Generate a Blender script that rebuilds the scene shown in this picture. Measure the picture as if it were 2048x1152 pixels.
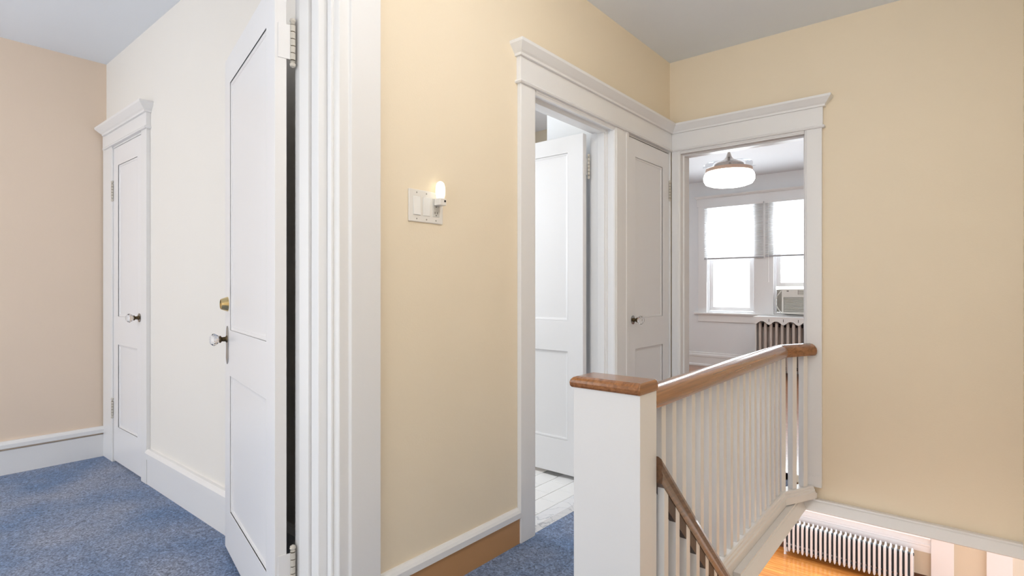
import bpy, bmesh, math, random
from mathutils import Vector, Matrix
random.seed(7)
SC = bpy.context.scene
COL = SC.collection
for o in list(bpy.data.objects):
    bpy.data.objects.remove(o)

# ------------------------------------------------------------------ camera
CAM_Z = 1.12
cam = bpy.data.cameras.new('camera')
cam.sensor_width = 36.0
cam.lens = 36.0 * 1096.0 / 2048.0
cam.clip_start = 0.02
cam.clip_end = 200
cam_o = bpy.data.objects.new('camera', cam)
COL.objects.link(cam_o)
cam_o.location = (0, 0, CAM_Z)
cam_o.rotation_euler = (math.radians(90), 0, math.radians(39.6))
SC.camera = cam_o

# ------------------------------------------------------------------ world, exposure
W = bpy.data.worlds.new('sky')
SC.world = W
W.use_nodes = True
wb = W.node_tree.nodes['Background']
wb.inputs[0].default_value = (0.97, 0.985, 1.0, 1)
wb.inputs[1].default_value = 2.1
SC.view_settings.view_transform = 'Standard'
SC.view_settings.look = 'None'
SC.view_settings.gamma = 1.0
SC.view_settings.use_curve_mapping = False
SC.view_settings.exposure = 0.24

def area_light(name, loc, direction, sx, sy, power, color=(1, 1, 1)):
    l = bpy.data.lights.new(name, 'AREA')
    l.shape = 'RECTANGLE'
    l.size = sx
    l.size_y = sy
    l.energy = power
    l.color = color
    o = bpy.data.objects.new(name, l)
    COL.objects.link(o)
    o.location = loc
    o.rotation_euler = Vector(direction).to_track_quat('-Z', 'Y').to_euler()
    return o

# added area lamps: bathroom fill, and daylight boost at bedroom and downstairs windows
area_light('bathroom_fill_light', (-3.32, 2.2, 1.75), (1, 0.05, -0.15), 0.8, 1.0, 18, (0.93, 0.97, 1))  # lamp added inside the bathroom to brighten it
area_light('bedroom_window_daylight', (-2.1, 8.12, 1.55), (0, -1, -0.1), 1.7, 1.5, 100, (0.90, 0.96, 1))
area_light('downstairs_window_daylight', (-1.0, 8.72, -1.2), (0, -1, -0.5), 1.9, 1.3, 85, (0.95, 0.98, 1))

# ------------------------------------------------------------------ materials
def lin(c):
    r = []
    for v in c:
        v = v / 255.0
        r.append(v / 12.92 if v <= 0.04045 else ((v + 0.055) / 1.055) ** 2.4)
    return (r[0], r[1], r[2], 1)

def base_mat(name):
    m = bpy.data.materials.new(name)
    m.use_nodes = True
    nt = m.node_tree
    return m, nt, nt.nodes['Principled BSDF']

def paint(name, rgb, rough=0.5, bump=0.15, scale=90, var=0.03, metal=0.0, spec=0.5, dist=0.002):
    m, nt, b = base_mat(name)
    tc = nt.nodes.new('ShaderNodeTexCoord')
    n1 = nt.nodes.new('ShaderNodeTexNoise')
    n1.inputs['Scale'].default_value = 2.3
    n1.inputs['Detail'].default_value = 4
    nt.links.new(tc.outputs['Object'], n1.inputs['Vector'])
    mix = nt.nodes.new('ShaderNodeMix')
    mix.data_type = 'RGBA'
    c = lin(rgb)
    mix.inputs[6].default_value = tuple(min(1, v * (1 - var)) for v in c[:3]) + (1,)
    mix.inputs[7].default_value = tuple(min(1, v * (1 + var)) for v in c[:3]) + (1,)
    nt.links.new(n1.outputs['Fac'], mix.inputs[0])
    nt.links.new(mix.outputs[2], b.inputs['Base Color'])
    b.inputs['Roughness'].default_value = rough
    b.inputs['Metallic'].default_value = metal
    b.inputs['Specular IOR Level'].default_value = spec
    if bump > 0:
        n2 = nt.nodes.new('ShaderNodeTexNoise')
        n2.inputs['Scale'].default_value = scale
        n2.inputs['Detail'].default_value = 3
        nt.links.new(tc.outputs['Object'], n2.inputs['Vector'])
        bp = nt.nodes.new('ShaderNodeBump')
        bp.inputs['Strength'].default_value = bump
        bp.inputs['Distance'].default_value = dist
        nt.links.new(n2.outputs['Fac'], bp.inputs['Height'])
        nt.links.new(bp.outputs['Normal'], b.inputs['Normal'])
    return m

def wood(name, dark, light, rough=0.3, scale=(30, 2, 30), plank=None, coat=0.0):
    m, nt, b = base_mat(name)
    tc = nt.nodes.new('ShaderNodeTexCoord')
    mp = nt.nodes.new('ShaderNodeMapping')
    mp.inputs['Scale'].default_value = scale
    nt.links.new(tc.outputs['Object'], mp.inputs['Vector'])
    n = nt.nodes.new('ShaderNodeTexNoise')
    n.inputs['Scale'].default_value = 1.0
    n.inputs['Detail'].default_value = 6
    n.inputs['Distortion'].default_value = 0.6
    nt.links.new(mp.outputs['Vector'], n.inputs['Vector'])
    cr = nt.nodes.new('ShaderNodeValToRGB')
    cr.color_ramp.elements[0].position = 0.3
    cr.color_ramp.elements[0].color = lin(dark)
    cr.color_ramp.elements[1].position = 0.7
    cr.color_ramp.elements[1].color = lin(light)
    nt.links.new(n.outputs['Fac'], cr.inputs['Fac'])
    out = cr.outputs['Color']
    if plank:
        bk = nt.nodes.new('ShaderNodeTexBrick')
        bk.inputs['Scale'].default_value = 1.0
        bk.inputs['Brick Width'].default_value = plank[0]
        bk.inputs['Row Height'].default_value = plank[1]
        bk.inputs['Mortar Size'].default_value = 0.0012
        bk.inputs['Color1'].default_value = (1, 1, 1, 1)
        bk.inputs['Color2'].default_value = (0.72, 0.68, 0.62, 1)
        bk.inputs['Mortar'].default_value = (0.3, 0.2, 0.12, 1)
        nt.links.new(tc.outputs['Object'], bk.inputs['Vector'])
        mx = nt.nodes.new('ShaderNodeMix')
        mx.data_type = 'RGBA'
        mx.blend_type = 'MULTIPLY'
        mx.inputs[0].default_value = 0.8
        nt.links.new(out, mx.inputs[6])
        nt.links.new(bk.outputs['Color'], mx.inputs[7])
        out = mx.outputs[2]
    nt.links.new(out, b.inputs['Base Color'])
    b.inputs['Roughness'].default_value = rough
    b.inputs['Coat Weight'].default_value = coat
    b.inputs['Coat Roughness'].default_value = 0.12
    return m

def carpet(name):
    m, nt, b = base_mat(name)
    tc = nt.nodes.new('ShaderNodeTexCoord')
    big = nt.nodes.new('ShaderNodeTexNoise')
    big.inputs['Scale'].default_value = 2.2
    big.inputs['Detail'].default_value = 3
    fine = nt.nodes.new('ShaderNodeTexNoise')
    fine.inputs['Scale'].default_value = 120
    fine.inputs['Detail'].default_value = 5
    mid = nt.nodes.new('ShaderNodeTexNoise')
    mid.inputs['Scale'].default_value = 55
    mid.inputs['Detail'].default_value = 4
    mid.inputs['Distortion'].default_value = 1.0
    for n in (big, fine, mid):
        nt.links.new(tc.outputs['Object'], n.inputs['Vector'])
    c1 = nt.nodes.new('ShaderNodeMix')
    c1.data_type = 'RGBA'
    c1.inputs[6].default_value = lin((106, 134, 176))
    c1.inputs[7].default_value = lin((148, 158, 182))
    rmp = nt.nodes.new('ShaderNodeMapRange')
    rmp.inputs[1].default_value = 0.35
    rmp.inputs[2].default_value = 0.65
    nt.links.new(big.outputs['Fac'], rmp.inputs[0])
    nt.links.new(rmp.outputs[0], c1.inputs[0])
    add = nt.nodes.new('ShaderNodeMath')
    add.operation = 'MULTIPLY'
    nt.links.new(fine.outputs['Fac'], add.inputs[0])
    nt.links.new(mid.outputs['Fac'], add.inputs[1])
    r2 = nt.nodes.new('ShaderNodeMapRange')
    r2.inputs[1].default_value = 0.14
    r2.inputs[2].default_value = 0.38
    r2.inputs[3].default_value = 0.42
    r2.inputs[4].default_value = 1.4
    nt.links.new(add.outputs[0], r2.inputs[0])
    c2 = nt.nodes.new('ShaderNodeMix')
    c2.data_type = 'RGBA'
    c2.blend_type = 'MULTIPLY'
    c2.inputs[0].default_value = 1.0
    nt.links.new(c1.outputs[2], c2.inputs[6])
    nt.links.new(r2.outputs[0], c2.inputs[7])
    nt.links.new(c2.outputs[2], b.inputs['Base Color'])
    b.inputs['Roughness'].default_value = 1.0
    b.inputs['Specular IOR Level'].default_value = 0.05
    b.inputs['Sheen Weight'].default_value = 0.2
    bp = nt.nodes.new('ShaderNodeBump')
    bp.inputs['Strength'].default_value = 0.9
    bp.inputs['Distance'].default_value = 0.012
    nt.links.new(add.outputs[0], bp.inputs['Height'])
    nt.links.new(bp.outputs['Normal'], b.inputs['Normal'])
    return m

def marble(name):
    m, nt, b = base_mat(name)
    tc = nt.nodes.new('ShaderNodeTexCoord')
    n = nt.nodes.new('ShaderNodeTexNoise')
    n.inputs['Scale'].default_value = 7
    n.inputs['Detail'].default_value = 6
    n.inputs['Distortion'].default_value = 1.6
    nt.links.new(tc.outputs['Object'], n.inputs['Vector'])
    cr = nt.nodes.new('ShaderNodeValToRGB')
    e = cr.color_ramp.elements
    e[0].position = 0.0
    e[0].color = lin((232, 233, 236))
    e[1].position = 1.0
    e[1].color = lin((236, 237, 240))
    a = e.new(0.485); a.color = lin((228, 229, 233))
    a = e.new(0.50); a.color = lin((178, 182, 190))
    a = e.new(0.515); a.color = lin((230, 231, 234))
    nt.links.new(n.outputs['Fac'], cr.inputs['Fac'])
    nt.links.new(cr.outputs['Color'], b.inputs['Base Color'])
    b.inputs['Roughness'].default_value = 0.25
    return m

def emis(name, rgb, strength, base=(235, 235, 235)):
    m, nt, b = base_mat(name)
    b.inputs['Base Color'].default_value = lin(base)
    b.inputs['Emission Color'].default_value = lin(rgb)
    b.inputs['Emission Strength'].default_value = strength
    b.inputs['Roughness'].default_value = 0.4
    return m

def clear(name, tint=(1, 1, 1, 1), gloss=0.08):
    m = bpy.data.materials.new(name)
    m.use_nodes = True
    nt = m.node_tree
    nt.nodes.remove(nt.nodes['Principled BSDF'])
    out = nt.nodes['Material Output']
    t = nt.nodes.new('ShaderNodeBsdfTransparent')
    t.inputs[0].default_value = tint
    g = nt.nodes.new('ShaderNodeBsdfGlossy')
    g.inputs['Roughness'].default_value = 0.03
    mx = nt.nodes.new('ShaderNodeMixShader')
    mx.inputs[0].default_value = gloss
    nt.links.new(t.outputs[0], mx.inputs[1])
    nt.links.new(g.outputs[0], mx.inputs[2])
    nt.links.new(mx.outputs[0], out.inputs[0])
    return m

def crystal(name):
    m, nt, b = base_mat(name)
    b.inputs['Base Color'].default_value = (0.97, 0.98, 1, 1)
    b.inputs['Roughness'].default_value = 0.02
    b.inputs['IOR'].default_value = 1.5
    b.inputs['Transmission Weight'].default_value = 1.0
    return m

def translucent(name, rgb):
    m = bpy.data.materials.new(name)
    m.use_nodes = True
    nt = m.node_tree
    nt.nodes.remove(nt.nodes['Principled BSDF'])
    out = nt.nodes['Material Output']
    d = nt.nodes.new('ShaderNodeBsdfDiffuse')
    d.inputs[0].default_value = lin(rgb)
    t = nt.nodes.new('ShaderNodeBsdfTranslucent')
    t.inputs[0].default_value = lin(rgb)
    mx = nt.nodes.new('ShaderNodeMixShader')
    mx.inputs[0].default_value = 0.6
    nt.links.new(d.outputs[0], mx.inputs[1])
    nt.links.new(t.outputs[0], mx.inputs[2])
    nt.links.new(mx.outputs[0], out.inputs[0])
    return m

M = dict(
    yellow=paint('cream_yellow_wall_paint', (240, 226, 202), 0.7, 0.2, 160, 0.02),
    pink=paint('peach_wall_paint', (232, 213, 194), 0.7, 0.2, 160, 0.02),
    offwhite=paint('off_white_wall_paint', (236, 233, 228), 0.7, 0.15, 160, 0.015),
    grey_white=paint('cool_white_wall_paint', (234, 237, 241), 0.7, 0.1, 160, 0.01),
    beige=paint('beige_wall_paint', (218, 206, 184), 0.7, 0.1, 160, 0.02),
    ceiling=paint('ceiling_paint', (236, 242, 250), 0.8, 0.15, 120, 0.015),
    trim=paint('white_gloss_trim_paint', (237, 237, 238), 0.3, 0.25, 45, 0.012, dist=0.0015),
    door=paint('white_gloss_door_paint', (238, 238, 240), 0.3, 0.15, 40, 0.01, dist=0.0012),
    hinge=paint('painted_hinge_metal', (205, 200, 190), 0.45, 0.3, 300, 0.15),
    dark_metal=paint('dark_aged_brass', (92, 78, 56), 0.35, 0.2, 200, 0.2, metal=0.9),
    nickel=paint('worn_nickel', (170, 168, 165), 0.25, 0.1, 200, 0.1, metal=1.0),
    brass=paint('polished_brass', (222, 200, 150), 0.22, 0.0, 50, 0.03, metal=1.0),
    crystal=crystal('cut_glass'),
    carpet=carpet('blue_carpet'),
    brown_base=paint('brown_painted_baseboard', (190, 144, 98), 0.5, 0.2, 60, 0.06),
    rail=wood('varnished_oak', (120, 72, 34), (164, 108, 58), 0.25, (90, 2.5, 90), coat=0.6),
    rail_dark=wood('dark_varnished_wood', (78, 52, 34), (122, 86, 58), 0.3, (90, 3, 90), coat=0.4),
    fillet=paint('dark_brown_stain', (52, 36, 30), 0.4, 0.3, 80, 0.2),
    oak_floor=wood('orange_oak_floor', (196, 120, 50), (228, 164, 86), 0.25, (3, 40, 3), (0.9, 0.06), 0.3),
    brown_floor=wood('brown_oak_floor', (150, 96, 62), (186, 130, 92), 0.3, (3, 40, 3), (0.9, 0.06), 0.3),
    tile=paint('white_glazed_tile', (240, 240, 240), 0.2, 0.03, 30, 0.015),
    grout=paint('grey_grout', (196, 196, 194), 0.8, 0.1, 100, 0.05),
    marble=marble('white_marble'),
    plate=paint('ivory_white_plastic', (236, 232, 226), 0.35, 0.0, 50, 0.005),
    plate2=paint('white_plastic', (242, 241, 238), 0.3, 0.0, 50, 0.005),
    outlet=paint('light_grey_plastic', (212, 210, 205), 0.4, 0.0, 50, 0.01),
    slot=paint('dark_slot', (40, 38, 36), 0.6, 0.0, 50, 0.0),
    bulb=emis('night_light_glow', (255, 246, 214), 0.8),
    chrome=paint('brushed_nickel', (206, 200, 196), 0.2, 0.0, 50, 0.02, metal=1.0),
    rose=paint('rose_nickel_band', (214, 188, 172), 0.3, 0.0, 50, 0.03, metal=0.8),
    lamp=emis('lamp_diffuser_glow', (255, 253, 250), 21.0),
    dome=emis('fill_lamp_glow', (255, 253, 250), 30.0),  # glow of the unseen lamp added in the hall
    dome_soft=emis('dim_fill_lamp_glow', (255, 250, 243), 10.0),  # weaker glow for the unseen lamp added in the peach room
    acrylic=clear('clear_acrylic', (0.93, 0.95, 0.97, 1), 0.2),
    glass=clear('window_glass', (0.98, 0.99, 1, 1), 0.05),
    blind=translucent('white_blind_slats', (244, 244, 244)),
    blind_rail=paint('grey_blind_rail', (176, 176, 180), 0.5, 0.0, 50, 0.01),
    ac=paint('ac_white_plastic', (228, 226, 220), 0.4, 0.0, 50, 0.01),
    ac_dark=paint('ac_grey_plastic', (168, 164, 156), 0.5, 0.0, 50, 0.02),
    rad_gap_shade=paint('radiator_gap_shade', (34, 27, 36), 0.45, 0.2, 60, 0.1),  # shade between the bedroom radiator columns, put in as colour
    rad_silver=paint('worn_silver_radiator_paint', (204, 194, 188), 0.4, 0.2, 60, 0.06),
    rad_white=paint('white_radiator_paint', (232, 234, 238), 0.35, 0.1, 60, 0.02),
    gap_shade=paint('grey_gap_shade', (66, 74, 78), 0.7, 0.0, 60, 0.02),  # dark grey painted in for the shade between the white columns
    dark_base=paint('dark_brown_baseboard', (92, 60, 40), 0.5, 0.1, 60, 0.06),
)

# ------------------------------------------------------------------ mesh helpers
class MB:
    def __init__(self):
        self.v = []
        self.f = []

    def add(self, verts, faces):
        k = len(self.v)
        self.v += [tuple(p) for p in verts]
        self.f += [tuple(i + k for i in f) for f in faces]
        return self

    def box(self, x0, x1, y0, y1, z0, z1):
        v = [(x, y, z) for z in (z0, z1) for y in (y0, y1) for x in (x0, x1)]
        return self.add(v, [(0, 2, 3, 1), (4, 5, 7, 6), (0, 1, 5, 4), (2, 6, 7, 3), (0, 4, 6, 2), (1, 3, 7, 5)])

    def prism(self, poly, axis, a, b):
        """poly: 2D outline in the two other axes (x,y,z order), extruded from a to b along axis"""
        def put(p, t):
            q = list(p)
            q.insert('xyz'.index(axis), t)
            return tuple(q)
        n = len(poly)
        v = [put(p, a) for p in poly] + [put(p, b) for p in poly]
        f = [tuple(range(n)), tuple(range(2 * n - 1, n - 1, -1))]
        f += [(i, (i + 1) % n, n + (i + 1) % n, n + i) for i in range(n)]
        return self.add(v, f)

    def lathe(self, prof, c, axis='z', n=24, sx=1.0):
        """prof: (radius, height) points along axis from c"""
        v = []
        for r, h in prof:
            for i in range(n):
                a = 2 * math.pi * (i + 0.5) / n
                p, q = r * math.cos(a), r * math.sin(a)
                if axis == 'z':
                    v.append((c[0] + p, c[1] + q, c[2] + h))
                elif axis == 'y':
                    v.append((c[0] + p, c[1] + h, c[2] + q))
                else:
                    v.append((c[0] + h, c[1] + p, c[2] + q))
        f = []
        for k in range(len(prof) - 1):
            for i in range(n):
                j = (i + 1) % n
                f.append((k * n + i, k * n + j, (k + 1) * n + j, (k + 1) * n + i))
        f.append(tuple(range(n - 1, -1, -1)))
        f.append(tuple(range((len(prof) - 1) * n, len(prof) * n)))
        return self.add(v, f)

    def tube(self, path, r, n=8):
        P = [Vector(p) for p in path]
        v = []
        for i, p in enumerate(P):
            d = (P[min(i + 1, len(P) - 1)] - P[max(i - 1, 0)]).normalized()
            up = Vector((0, 0, 1)) if abs(d.z) < 0.9 else Vector((1, 0, 0))
            s = d.cross(up).normalized()
            t = s.cross(d).normalized()
            for k in range(n):
                a = 2 * math.pi * k / n
                v.append(tuple(p + s * (r * math.cos(a)) + t * (r * math.sin(a))))
        f = []
        for i in range(len(P) - 1):
            for k in range(n):
                j = (k + 1) % n
                f.append((i * n + k, i * n + j, (i + 1) * n + j, (i + 1) * n + k))
        f.append(tuple(range(n - 1, -1, -1)))
        f.append(tuple(range((len(P) - 1) * n, len(P) * n)))
        return self.add(v, f)

    def sweep(self, path, prof, side=1):
        """path: plan points (x,y[,z]); prof: closed outline of (outset, z); outset to the right of travel when side=1"""
        P = [Vector((p[0], p[1], p[2] if len(p) > 2 else 0)) for p in path]
        n = len(prof)
        v = []
        for i, p in enumerate(P):
            ns = []
            if i > 0:
                d = (P[i] - P[i - 1]).to_2d().normalized()
                ns.append(Vector((d.y, -d.x)) * side)
            if i < len(P) - 1:
                d = (P[i + 1] - P[i]).to_2d().normalized()
                ns.append(Vector((d.y, -d.x)) * side)
            if len(ns) == 2:
                m = (ns[0] + ns[1])
                m = m * (2 / m.length_squared) if m.length_squared > 1e-6 else ns[0]
            else:
                m = ns[0]
            for o, z in prof:
                v.append((p.x + m.x * o, p.y + m.y * o, p.z + z))
        f = []
        for i in range(len(P) - 1):
            for k in range(n):
                j = (k + 1) % n
                f.append((i * n + k, i * n + j, (i + 1) * n + j, (i + 1) * n + k))
        f.append(tuple(range(n - 1, -1, -1)))
        f.append(tuple(range((len(P) - 1) * n, len(P) * n)))
        return self.add(v, f)

    def grid(self, us, vs, hole, plane, a, b):
        """slab with rectangular holes as ONE connected shell. plane 'x','y','z' = thin axis from a to b"""
        ax = 'xyz'.index(plane)
        idx = {}
        def vert(i, j, s):
            key = (i, j, s)
            if key not in idx:
                q = [us[i], vs[j]]
                q.insert(ax, (a, b)[s])
                idx[key] = len(self.v)
                self.v.append(tuple(q))
            return idx[key]
        full = lambda i, j: 0 <= i < len(us) - 1 and 0 <= j < len(vs) - 1 and not hole((us[i] + us[i + 1]) / 2, (vs[j] + vs[j + 1]) / 2)
        for i in range(len(us) - 1):
            for j in range(len(vs) - 1):
                if not full(i, j):
                    continue
                self.f.append((vert(i, j, 0), vert(i + 1, j, 0), vert(i + 1, j + 1, 0), vert(i, j + 1, 0)))
                self.f.append((vert(i, j, 1), vert(i, j + 1, 1), vert(i + 1, j + 1, 1), vert(i + 1, j, 1)))
                if not full(i - 1, j):
                    self.f.append((vert(i, j, 0), vert(i, j + 1, 0), vert(i, j + 1, 1), vert(i, j, 1)))
                if not full(i + 1, j):
                    self.f.append((vert(i + 1, j, 0), vert(i + 1, j, 1), vert(i + 1, j + 1, 1), vert(i + 1, j + 1, 0)))
                if not full(i, j - 1):
                    self.f.append((vert(i, j, 0), vert(i, j, 1), vert(i + 1, j, 1), vert(i + 1, j, 0)))
                if not full(i, j + 1):
                    self.f.append((vert(i, j + 1, 0), vert(i + 1, j + 1, 0), vert(i + 1, j + 1, 1), vert(i, j + 1, 1)))
        return self

    def build(self, name, mat, parent=None, bevel=0.0, seg=2, smooth=False, local=False):
        me = bpy.data.meshes.new(name)
        me.from_pydata(self.v, [], self.f)
        bm = bmesh.new()
        bm.from_mesh(me)
        bmesh.ops.recalc_face_normals(bm, faces=bm.faces[:])
        if bevel > 0:
            es = [e for e in bm.edges if len(e.link_faces) == 2 and e.calc_face_angle(0) > 0.6]
            bmesh.ops.bevel(bm, geom=es, offset=bevel, segments=seg, affect='EDGES', profile=0.5, clamp_overlap=True)
        bm.to_mesh(me)
        bm.free()
        if smooth:
            for p in me.polygons:
                p.use_smooth = True
            me.set_sharp_from_angle(angle=math.radians(38))
        me.materials.append(M[mat])
        o = bpy.data.objects.new(name, me)
        COL.objects.link(o)
        if parent is not None:
            o.parent = parent
            if parent.type == 'EMPTY' and not local:
                o.matrix_parent_inverse = Matrix.Translation(-Vector(parent.location))
        return o

def tag(o, label=None, cat=None, group=None, kind=None):
    if label: o['label'] = label
    if cat: o['category'] = cat
    if group: o['group'] = group
    if kind: o['kind'] = kind
    return o

def thing(name, loc, label, cat, group=None, kind=None, rz=0.0):
    o = bpy.data.objects.new(name, None)
    o.empty_display_size = 0.05
    COL.objects.link(o)
    o.location = loc
    o.rotation_euler = (0, 0, rz)
    return tag(o, label, cat, group, kind)

def struct(name, mb, mat, label, cat, **k):
    return tag(mb.build(name, mat, **k), label, cat, None, 'structure')

# ------------------------------------------------------------------ main dimensions (metres; upstairs carpet = 0)
XA = -1.52           # hall face of the left wall
XA2 = -1.65          # its other face
YB = 3.49            # hall face of the end wall
YB2 = 3.62
YC = 1.10            # wall with the small closet door in the left room
XP = -4.446          # peach wall
CEIL = 2.62
ZL = -2.55           # floor downstairs
YW = 7.85            # window wall of the front bedroom
YWL = 8.45           # window wall downstairs
XR = 0.207           # right wall of the stairwell

# ------------------------------------------------------------------ walls
ENT0, ENT1 = 0.07, 0.995       # entry door opening in wall A
BA0, BA1 = 1.965, 2.735        # bath opening
CL0, CL1 = 2.868, 3.47         # hall closet opening
DH = 2.02
def holeA(y, z):
    return (ENT0 < y < ENT1 and z < 2.16) or (BA0 < y < BA1 and z < DH) or (CL0 < y < CL1 and z < DH)
struct('wall_hall_left', MB().grid([-1.6, ENT0, ENT1, BA0, BA1, CL0, CL1, YB2], [-0.16, 0.0, DH, 2.16, CEIL], holeA, 'x', XA2, XA), 'yellow',
       'pale yellow hall wall with the light switches', 'wall')
DB0, DB1 = -1.455, -0.70
def holeB(x, z):
    return (DB0 < x < DB1 and 0 < z < 2.012) or (x > -0.745 and z < -0.09) or (x < -0.745 and z < -0.005)
struct('wall_hall_end', MB().grid([XA, DB0, -0.745, DB1, XR], [-0.16, -0.09, -0.005, 0.0, 2.012, CEIL], holeB, 'y', YB, YB2), 'yellow',
       'yellow end wall to the right of the bedroom doorway, above the stairs', 'wall')
struct('wall_stairs_right', MB().box(XR, XR + 0.12, -1.6, 4.2, ZL, CEIL), 'yellow', 'yellow wall closing the stairs on their right', 'wall')
struct('wall_closet', MB().box(XP, XA2, YC, YC + 0.12, 0, CEIL), 'offwhite', 'off-white wall behind the open door, with the closet door', 'wall')
struct('wall_peach', MB().box(XP - 0.12, XP, -2.4, YC + 0.12, 0, CEIL), 'pink', 'peach wall of the blue-carpeted room', 'wall')
struct('floor_carpet_room', MB().box(XP, XA2 + 0.13, -2.4, YC, -0.16, 0), 'carpet', 'blue carpet of the peach room', 'floor')
struct('floor_hall', MB().prism([(XA + 0.0045, -1.6), (XR, -1.6), (XR, 1.36), (-0.72, 1.36), (-0.72, 1.6), (-0.775, 1.6), (-0.775, YB), (XA + 0.0045, YB)], 'z', -0.14, 0), 'carpet',
       'blue carpet of the hall beside the stairs', 'floor')
struct('ceiling_hall', MB().box(XA, XR, -1.6, YB, CEIL, CEIL + 0.1), 'ceiling', 'pale grey hall ceiling', 'ceiling')
struct('ceiling_carpet_room', MB().box(XP, XA2, -2.4, YC, CEIL, CEIL + 0.1), 'ceiling', 'pale grey ceiling over the peach wall', 'ceiling')

# bathroom shell
struct('wall_bath_closet_side', MB().box(-2.03, XA2, 2.80, YB2, 0, CEIL), 'grey_white', 'white wall behind the open bathroom door', 'wall')
struct('wall_bath_far', MB().box(-3.6, -2.03, 4.2, 4.32, 0, CEIL), 'beige', 'beige bathroom wall seen above the open door', 'wall')
struct('wall_bath_near', MB().box(-3.6, XA2, YC + 0.12, YC + 0.2, 0, CEIL), 'grey_white', 'white bathroom wall shared with the peach room', 'wall')
def hole_bw(y, z):
    return 1.75 < y < 2.65 and 1.2 < z < 2.3
struct('wall_bath_window', MB().grid([YC + 0.2, 1.75, 2.65, 4.2], [0, 1.2, 2.3, CEIL], hole_bw, 'x', -3.52, -3.42), 'grey_white', 'bathroom wall with its window', 'wall')
struct('ceiling_bath', MB().box(-3.6, XA2, YC + 0.2, 4.2, CEIL, CEIL + 0.1), 'ceiling', 'white bathroom ceiling', 'ceiling')
fb = struct('floor_bathroom', MB().box(-3.42, -1.615, YC + 0.2, 2.80, -0.16, 0.006), 'grout', 'white tiled bathroom floor', 'floor')
tile_me = None
k = 0
for r in range(6):
    for c in range(8):
        x1 = -1.618 - r * 0.113
        y0 = 1.60 + c * 0.165 + (0.082 if r % 2 else 0) - 0.1
        if y0 + 0.165 > 2.80:
            continue
        if tile_me is None:
            t = MB().box(-0.1105, 0, 0, 0.1625, 0, 0.006).build('tile', 'tile', fb, bevel=0.0012, seg=1)
            tile_me = t.data
        else:
            t = bpy.data.objects.new('tile', tile_me)
            COL.objects.link(t)
            t.parent = fb
        t.location = (x1, y0, 0.0055)
struct('trim_threshold', MB().prism([(-1.516, -0.02), (-1.516, 0.0), (-1.545, 0.012), (-1.612, 0.013), (-1.616, 0.0), (-1.616, -0.02)], 'y', BA0 + 0.026, BA1 - 0.024), 'marble',
       'grey-veined white marble threshold at the bathroom door', 'threshold')

# front bedroom shell
WIN = (-2.98, -1.34)
WZ0, WZ1 = 0.77, 2.27
W1 = (-2.86, -2.21)
W2 = (-1.97, -1.32)
def hole_w(x, z):
    return WZ0 < z < WZ1 and (W1[0] < x < W1[1] or W2[0] < x < W2[1])
struct('wall_bedroom_window', MB().grid([-3.9, W1[0], W1[1], W2[0], W2[1], 1.4], [-0.16, WZ0, WZ1, CEIL + 0.03], hole_w, 'y', YW, YW + 0.2), 'grey_white',
       'cool white bedroom wall with the windows', 'wall')
struct('wall_bedroom_left', MB().box(-4.0, -3.9, YB2, YW + 0.2, 0, CEIL + 0.03), 'grey_white', 'cool white side wall of the bright bedroom', 'wall')
struct('wall_bedroom_right', MB().box(1.4, 1.5, YB2, YW + 0.2, 0, CEIL + 0.03), 'grey_white', 'cool white right-hand wall of the bright bedroom', 'wall')
struct('floor_bedroom', MB().box(-3.9, 1.4, YB2, YW, -0.16, 0.0), 'brown_floor', 'brown wooden floor of the bright bedroom', 'floor')
struct('floor_bedroom_sill', MB().box(DB0, -0.78, YB, YB2, -0.16, 0.0), 'brown_floor', 'brown wooden sill in the bedroom doorway', 'floor')
struct('ceiling_bedroom', MB().box(-3.9, 1.4, YB2, YW, CEIL + 0.03, CEIL + 0.13), 'grey_white', 'white bedroom ceiling above the lamp', 'ceiling')
struct('baseboard_bedroom', MB().sweep([(-3.9, YW), (-1.85, YW)], [(0, 0), (0.03, 0), (0.03, 0.02), (0.02, 0.035), (0.02, 0.13), (0.028, 0.135), (0.028, 0.16), (0.012, 0.175), (0.012, 0.19), (0, 0.2)]), 'trim',
       'white moulded baseboard below the bedroom window', 'baseboard')

# downstairs shell
struct('floor_downstairs', MB().box(-5.0, 3.5, 1.0, YWL, ZL - 0.1, ZL), 'oak_floor', 'orange oak floor downstairs', 'floor')
def hole_l(x, z):
    return -2.3 < x < -0.35 and z > -1.93 and z < -0.5
struct('wall_downstairs', MB().grid([-5.0, -2.3, -0.35, 3.5], [ZL, -1.93, -0.5, -0.16], hole_l, 'y', YWL, YWL + 0.2), 'beige', 'beige wall downstairs behind the radiator', 'wall')
# ------------------------------------------------------------------ casings and mouldings
CROWN = [(0, 2.135), (0.012, 2.135), (0.014, 2.145), (0.022, 2.152), (0.036, 2.168), (0.045, 2.178), (0.047, 2.19), (0, 2.19)]
BEAD = [(0, 2.018), (0.008, 2.018), (0.012, 2.024), (0.008, 2.032), (0, 2.032)]
def head(parent, path, z_extra=0.0, side=1, crown_extra=None):
    """frieze board, bead and crown swept along a plan path that starts and ends on the wall"""
    ce = z_extra if crown_extra is None else crown_extra
    MB().sweep(path, [(o, z + z_extra) for o, z in BEAD], side).build('bead', 'trim', parent)
    MB().sweep(path, [(o, z + ce) for o, z in CROWN], side).build('crown', 'trim', parent)

FT = 0.022    # casing thickness
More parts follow.
